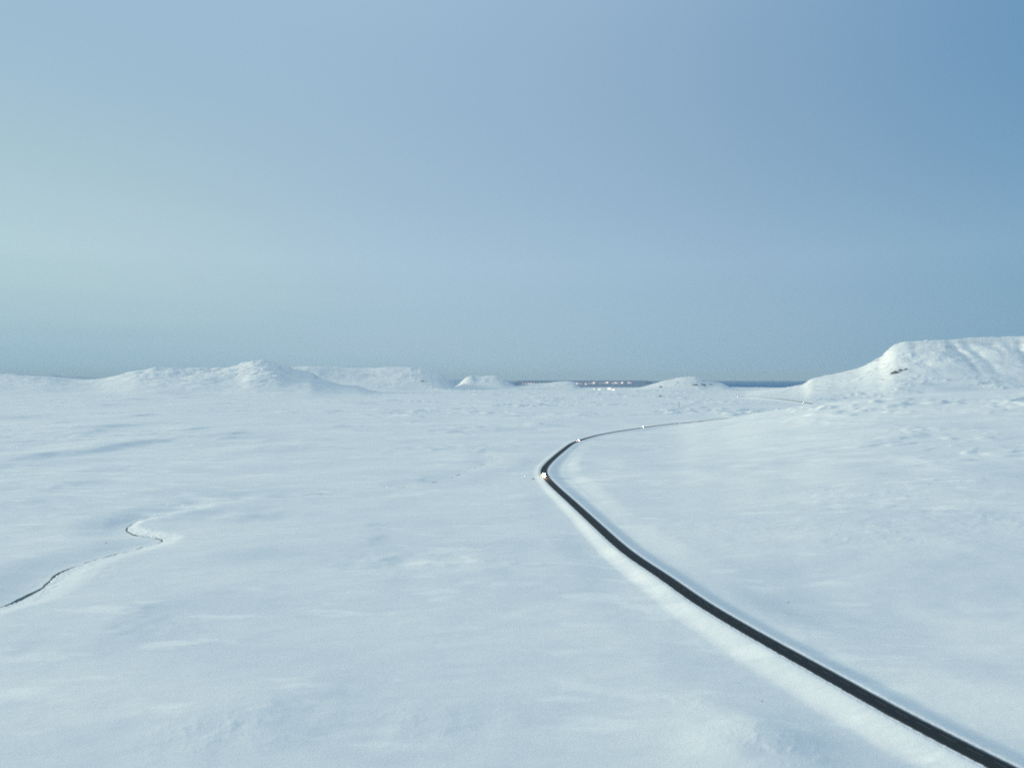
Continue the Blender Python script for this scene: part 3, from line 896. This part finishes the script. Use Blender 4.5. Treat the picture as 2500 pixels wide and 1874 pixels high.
def make_car(paint, suv=True):
    root = empty("car", (0, 0, 0))
    top = 1.85 if suv else 1.48
    sh = 1.05 if suv else 0.92
    bm = bmesh.new()
    prof = [(2.25, 0.35), (2.32, 0.6), (2.2, sh - 0.12), (1.15, sh), (0.55, top - 0.04), (0.2, top), (-1.5, top), (-2.05, top - 0.12), (-2.25, sh), (-2.3, 0.6), (-2.2, 0.35)]
    profile_solid(bm, prof, 1.84, lambda z: 0.0 if z <= sh else 0.16 * (z - sh) / (top - sh))
    bmesh.ops.bevel(bm, geom=list(bm.edges), offset=0.05, segments=2, affect='EDGES')
    from_bm("body", bm, M_PAINT[paint], root, True)
    bm = bmesh.new()      # windscreen
    a, b = (1.13, sh + 0.05), (0.58, top - 0.08)
    bm.faces.new([bm.verts.new(v) for v in ((-0.78, a[0] + 0.03, a[1]), (0.78, a[0] + 0.03, a[1]), (0.68, b[0] + 0.03, b[1]), (-0.68, b[0] + 0.03, b[1]))])
    bmesh.ops.solidify(bm, geom=list(bm.faces), thickness=0.02)
    from_bm("windscreen", bm, M_GLASS, root)
    for s in (-1, 1):
        bm = bmesh.new()
        bm.faces.new([bm.verts.new(v) for v in ((s * 0.905, 0.85, sh + 0.06), (s * 0.905, -1.9, sh + 0.06), (s * 0.80, -1.75, top - 0.12), (s * 0.80, 0.45, top - 0.12))])
        bmesh.ops.solidify(bm, geom=list(bm.faces), thickness=0.02)
        from_bm("side_window", bm, M_GLASS, root)
        h = from_bm("headlight", head_mesh(0.20), M_HEAD, root, True); h.location = (s * 0.66, 2.33, 0.74)
        h = from_bm("added_glare_lamp", head_mesh(0.16), M_HEAD, root, True); h.location = (s * 0.28, 2.38, 0.80)  # extra lamp, added to enlarge the headlight glare
        bm = bmesh.new(); add_box(bm, (s * 0.75, -2.28, 0.85), (0.25, 0.06, 0.22), 0.01)
        from_bm("tail_light", bm, M_TAIL, root)
        bm = bmesh.new(); add_box(bm, (s * 1.0, 0.78, sh + 0.1), (0.2, 0.1, 0.14), 0.02)
        from_bm("wing_mirror", bm, M_TRIM, root)
        for y in (1.42, -1.42):
            wheel(root, s * 0.84, y, 0.36, 0.24)
    bm = bmesh.new(); add_box(bm, (0, 2.32, 0.48), (1.5, 0.08, 0.2), 0.02); from_bm("bumper", bm, M_TRIM, root)
    add_beam(root, 0, 0.8, 6000)
    return root

def make_truck():
    root = empty("truck", (0, 0, 0))
    bm = bmesh.new()
    prof = [(6.0, 0.55), (6.05, 1.2), (5.95, 2.2), (5.6, 3.2), (5.1, 3.65), (3.9, 3.75), (3.75, 3.7), (3.75, 0.55)]
    profile_solid(bm, prof, 2.5, lambda z: 0.0 if z < 2.3 else 0.08)
    bmesh.ops.bevel(bm, geom=list(bm.edges), offset=0.07, segments=2, affect='EDGES')
    from_bm("cab", bm, M_PAINT["white"], root, True)
    bm = bmesh.new()
    bm.faces.new([bm.verts.new(v) for v in ((-1.1, 6.03, 2.2), (1.1, 6.03, 2.2), (1.05, 5.70, 3.15), (-1.05, 5.70, 3.15))])
    bmesh.ops.solidify(bm, geom=list(bm.faces), thickness=0.03)
    from_bm("windscreen", bm, M_GLASS, root)
    bm = bmesh.new(); add_box(bm, (0, -1.4, 2.4), (2.55, 9.6, 2.9), 0.04); from_bm("cargo_box", bm, M_PAINT["silver"], root)
    bm = bmesh.new(); add_box(bm, (0, 0.0, 0.78), (1.0, 11.6, 0.3)); from_bm("chassis", bm, M_TRIM, root)
    bm = bmesh.new(); add_box(bm, (0, 6.06, 1.35), (1.5, 0.08, 0.9), 0.03); from_bm("grille", bm, M_TRIM, root)
    bm = bmesh.new(); add_box(bm, (0, 6.05, 0.62), (2.45, 0.3, 0.36), 0.05); from_bm("bumper", bm, M_PAINT["grey"], root)
    bar = None
    bm = bmesh.new(); add_box(bm, (0, 5.45, 3.82), (2.3, 0.12, 0.1), 0.02); bar = from_bm("added_lamp_bar", bm, M_RIM, root)  # bar and its lamps added to widen the truck's bright blob of light
    for x in (-0.95, -0.32, 0.32, 0.95):
        h = from_bm("bar_glare_lamp", head_mesh(0.24), M_TRUCK, bar, True); h.location = (x, 5.56, 3.85)
    for s in (-1, 1):
        for z in (0.95, 1.35):
            h = from_bm("headlight", head_mesh(0.27), M_TRUCK, root, True); h.location = (s * 0.95, 6.14, z)
        for y in (4.9, -2.6, -3.9):
            wheel(root, s * 1.05, y, 0.52, 0.42)
        for y in (3.6, 1.6, -0.4, -2.4, -4.4, -6.0):
            bm = bmesh.new(); add_box(bm, (s * 1.29, y, 1.12), (0.08, 0.34, 0.24)); from_bm("marker_lamp", bm, M_AMBER, root)
        bm = bmesh.new(); add_box(bm, (s * 1.42, 5.75, 2.6), (0.16, 0.2, 0.6), 0.03); from_bm("wing_mirror", bm, M_TRIM, root)
    add_beam(root, 0, 1.2, 9000)
    for lo in root.children:
        if lo.name.startswith("headlight_beam"): lo.location.y = 7.0
    return root

def on_road(obj, px, py, lane=-1.9):
    # (the stretch hidden behind the swell is skipped)
    """put a vehicle on the road where its lamps show at (px, py); it drives towards the camera"""
    c = CX + R[:, 0] / np.maximum(R[:, 1], 1) * F
    r_ = HY + (H - RZ - 0.8) / np.maximum(R[:, 1], 1) * F
    q = (c - px) ** 2 + ((r_ - py) * 2.0) ** 2
    q[R[:, 1] < 100] = 1e12
    if px > 1780: q[R[:, 1] < 3400] = 1e12
    i = int(np.argmin(q))
    ti = -RT[i]
    obj.location = (R[i, 0] + RN[i, 0] * lane, R[i, 1] + RN[i, 1] * lane, RZ[i] + 0.06)
    obj.rotation_euler = (0, 0, math.atan2(ti[1], ti[0]) - math.pi / 2)
    return i

GV = "vehicles driving towards the camera with headlights on"
truck = make_truck(); on_road(truck, 1327, 1161)
tag(truck, "truck with bright headlights and amber marker lamps at the sharp bend of the road", "truck", GV)
car = make_car("grey"); on_road(car, 1416, 1073.5)
tag(car, "car with lit headlights just past the sharp bend, behind the truck", "car", GV)
car_b = copy_tree(car); on_road(car_b, 1573, 1042)
tag(car_b, "car with lit headlights where the dark road thins out towards the right", "car", GV)
for px, py, lab in ((1960, 982.5, "car with lit headlights beside the short dark stretch of road below the mountain"),
                    (1802, 969.5, "right car of the close pair of headlights on the far plain"),
                    (1787, 968.0, "left car of the close pair of headlights on the far plain"),
                    (1694, 967.5, "single faint car with headlights on the far plain, left of the pair")):
    c_ = copy_tree(car)
    for lo in list(c_.children):
        if lo.type == 'LIGHT': bpy.data.objects.remove(lo)
    on_road(c_, px, py); tag(c_, lab, "car", GV)

# ------------------------------------------------------------------ rock outcrops
def make_rock(seed, sx, sy, sz):
    rnd = random.Random(seed)
    bm = bmesh.new()
    bmesh.ops.create_icosphere(bm, subdivisions=3, radius=1.0)
    ph = [rnd.uniform(0, 6) for _ in range(6)]
    for v in bm.verts:
        c = v.co
        n = 0.22 * math.sin(3.1 * c.x + ph[0]) * math.sin(2.7 * c.y + ph[1]) + 0.16 * math.sin(6.3 * c.z + ph[2]) + 0.12 * math.sin(8 * c.x + ph[3]) * math.cos(7 * c.z + ph[4]) + rnd.uniform(-0.05, 0.05)
        v.co = c * (1 + n)
        v.co.x *= sx; v.co.y *= sy; v.co.z *= sz
    return bm

def rock(px, py, wpx, hpx, label, lean=0.0, seed=1, name="rock_outcrop", group=None):
    p = find_ground(px, py)
    k = p.y / F
    w, h = wpx * k / 2, hpx * k / 2
    o = from_bm(name, make_rock(seed, w, max(h * 1.4, 0.3), h), M_ROCK)
    o.location = p + Vector((0, 0, 0.1 * h))
    o.rotation_euler = (0.0, lean, -0.1)
    tag(o, label, "rock", group)
    return o
GR = "bare rock showing through the snow"
rock(2184, 911, 19, 9, "largest bare dark rock on the lower left slope of the mountain", -0.35, 3, group=GR)
rock(2198, 905, 10, 7, "small upright dark rock touching the largest rock on the mountain slope", -0.6, 4, group=GR)
rock(2210, 902, 12, 4, "thin dark rock ledge just above the largest rock on the mountain", -0.4, 5, group=GR)
rock(1697, 940, 18, 4, "long dark rock ledge across the middle of the snowy knoll", -0.05, 6, group=GR)
rock(1717, 940, 14, 5, "dark rock block in the middle of the ledge on the snowy knoll", 0.1, 7, group=GR)
rock(1735, 939, 9, 3, "small dark rock at the right end of the ledge on the snowy knoll", 0.0, 8, group=GR)
rock(1614, 945, 9, 4, "small dark rock at the left foot of the snowy knoll", 0.0, 9, group=GR)
rock(1655, 934, 6, 2, "tiny dark rock near the top of the snowy knoll", 0.0, 10, group=GR)
rock(1032, 931, 7, 4, "small dark rock on the right end of the flat topped hill", 0.0, 11, group=GR)
rock(1302, 1169, 5, 4, "small dark boulder in the snow left of the truck", 0.0, 12, "boulder")
rock(1612, 967, 5, 4, "tiny dark boulder on the far plain below the knoll", 0.0, 13, "boulder")
rock(1862, 1713, 3, 2.4, "tiny dark stone in the snow below the road at lower right", 0.0, 14, "boulder")
rock(1925, 1471, 3, 2.4, "tiny dark stone in the snow above the road", 0.0, 15, "boulder")
rock(258, 1326, 3, 2, "tiny dark stone on the flat snow inside the stream bend", 0.0, 16, "boulder")

# ------------------------------------------------------------------ pylon
def make_pylon(h=24):
    root = empty("power_pylon", (0, 0, 0))
    M = plain_mat("galvanised_steel", (0.22, 0.24, 0.26), 0.6, 0.3)
    for sx in (-1, 1):
        for sy in (-1, 1):
            bm = bmesh.new(); add_bar(bm, (sx * 2.4, sy * 2.4, -1), (sx * 0.5, sy * 0.5, h), 0.14); from_bm("leg", bm, M, root)
    bm = bmesh.new()
    for k in range(7):
        z0, z1 = h * k / 7, h * (k + 1) / 7
        a, b = 2.4 - 1.9 * z0 / h, 2.4 - 1.9 * z1 / h
        for (x0, y0, x1, y1) in ((-1, -1, 1, -1), (1, -1, 1, 1), (1, 1, -1, 1), (-1, 1, -1, -1)):
            add_bar(bm, (x0 * a, y0 * a, z0), (x1 * b, y1 * b, z1), 0.08); add_bar(bm, (x1 * a, y1 * a, z0), (x0 * b, y0 * b, z1), 0.08)
    from_bm("lattice", bm, M, root)
    for z, w in ((h - 1, 5.5), (h - 5, 7)):
        bm = bmesh.new(); add_bar(bm, (-w, 0, z), (w, 0, z), 0.16); add_bar(bm, (-w, 0, z), (0, 0, z + 1.4), 0.1); add_bar(bm, (w, 0, z), (0, 0, z + 1.4), 0.1)
        from_bm("crossarm", bm, M, root)
    return root
py_ = make_pylon(); py_.location = find_ground(1658, 996)
tag(py_, "thin grey steel pylon standing alone on the plain beyond the road", "pylon")

# ------------------------------------------------------------------ town and farm lights
M_WALL = plain_mat("town_wall", (0.22, 0.22, 0.25), 0.8, 0, 0.15, 0.1)
M_ROOF = plain_mat("town_roof", (0.12, 0.12, 0.15), 0.8, 0, 0.2, 0.1)
M_WIN = {"pink": glow_mat("window_pink", (1.0, 0.66, 0.58), 1.2), "white": glow_mat("window_white", (1.0, 0.84, 0.76), 1.7), "warm": glow_mat("window_warm", (1.0, 0.78, 0.64), 1.5)}

def make_building(w, d, h, tone, floors=3):
    root = empty("lit_building", (0, 0, 0))
    bm = bmesh.new(); add_box(bm, (0, 0, h / 2 - 3), (w, d, h + 6)); from_bm("wall", bm, M_WALL, root)
    bm = bmesh.new()
    hw, hd = w / 2 + 0.6, d / 2 + 0.6
    a = [bm.verts.new(v) for v in ((-hw, -hd, h), (hw, -hd, h), (hw, hd, h), (-hw, hd, h), (-hw, 0, h + 3.5), (hw, 0, h + 3.5))]
    for f in ((0, 1, 5, 4), (2, 3, 4, 5), (0, 4, 3), (1, 2, 5), (3, 2, 1, 0)): bm.faces.new([a[i] for i in f])
    from_bm("roof", bm, M_ROOF, root)
    nb = max(2, int(w / 6))
    for k in range(floors):
        bm = bmesh.new()
        fh = h / floors
        for q in range(nb):
            x = -w / 2 + (q + 0.5) * w / nb
            add_box(bm, (x, -d / 2 - 0.05, fh * (k + 0.5)), (w / nb * 0.80, 0.2, fh * 0.72))
        from_bm("window_row", bm, M_WIN[tone], root)
    return root

town = [(1276, 936.5, 24, 14, "pink"), (1283, 936, 30, 16, "pink"), (1290, 936.5, 30, 18, "warm"), (1296, 936.5, 34, 20, "warm"), (1302, 936.5, 34, 18, "pink"), (1309, 936.5, 24, 14, "pink"),
        (1408, 936.6, 38, 24, "white"), (1414, 936.3, 26, 14, "pink"), (1419, 936.5, 24, 14, "pink"), (1430, 938.2, 36, 26, "warm"), (1439, 936.2, 26, 14, "pink"), (1445, 935.8, 26, 16, "pink"), (1450, 935.4, 40, 28, "white"),
        (1465, 935.6, 22, 14, "pink"), (1471, 935.2, 24, 14, "pink"), (1477, 935.2, 30, 18, "pink"), (1482.5, 935.2, 42, 30, "white"), (1494, 935.5, 24, 14, "pink"), (1498, 935.3, 26, 18, "warm"), (1503, 935.2, 34, 24, "white"), (1508, 935.3, 24, 16, "pink"),
        (1518.5, 935.2, 42, 30, "white"), (1535, 935.2, 38, 26, "warm"), (1540, 935.2, 24, 14, "pink")]
names_t = {"pink": "dim pink lit building", "white": "bright white building", "warm": "warm yellow building"}
ORD = "first second third fourth fifth sixth seventh eighth ninth tenth eleventh twelfth thirteenth fourteenth fifteenth sixteenth seventeenth eighteenth".split()
for k, (px, py, w, h, tone) in enumerate(town):
    b = make_building(w, 14, h, tone, 3 if h < 22 else 4)
    p = shore_point(px, py + 1)
    b.location = p; b.rotation_euler = (0, 0, -math.atan2(p.x, p.y))
    nl = sum(1 for q in town[:k] if (q[0] < 1320) == (px < 1320))
    tag(b, f"{names_t[tone]}, {ORD[nl]} from the left in the {'left cluster' if px < 1320 else 'long row'} of town lights", "building", "lit buildings of the far town")

M_WIN["farm"] = glow_mat("window_farm", (1.0, 0.90, 0.74), 1.9)
farms = [(1451, 949.3, 20, 9, "faintest lit farm building at the edge of the snow plain, leftmost of four"),
         (1463, 950.4, 26, 12, "lit farm building at the edge of the snow plain, second from the left"),
         (1487.5, 949.8, 38, 20, "brightest lit farm building at the edge of the snow plain below the town lights"),
         (1497.5, 951.8, 30, 15, "lowest lit farm building at the edge of the snow plain, rightmost of four")]
for px, py, w, h, lab in farms:
    b = make_building(w, 12, h, "farm", 3)
    b.name = "farm_building"
    p = find_ground(px, py + 0.8)
    b.location = p; b.rotation_euler = (0, 0, -math.atan2(p.x, p.y))
    tag(b, lab, "building", "lit farm buildings at the plain's edge")

# ------------------------------------------------------------------ air
bm = bmesh.new()
add_box(bm, (0, 21000, 165), (126000, 90000, 570))
m = bpy.data.materials.new("haze_air"); m.use_nodes = True
n = m.node_tree.nodes; n.clear()
ho = n.new("ShaderNodeOutputMaterial"); pv = n.new("ShaderNodeVolumePrincipled")
pv.inputs["Color"].default_value = (0.70, 0.87, 1.0, 1)
pv.inputs["Density"].default_value = 2.0e-5
m.node_tree.links.new(pv.outputs[0], ho.inputs["Volume"])
haze = from_bm("haze", bm, m)
tag(haze, "thin pale blue winter haze over the far hills", None, None, "stuff")
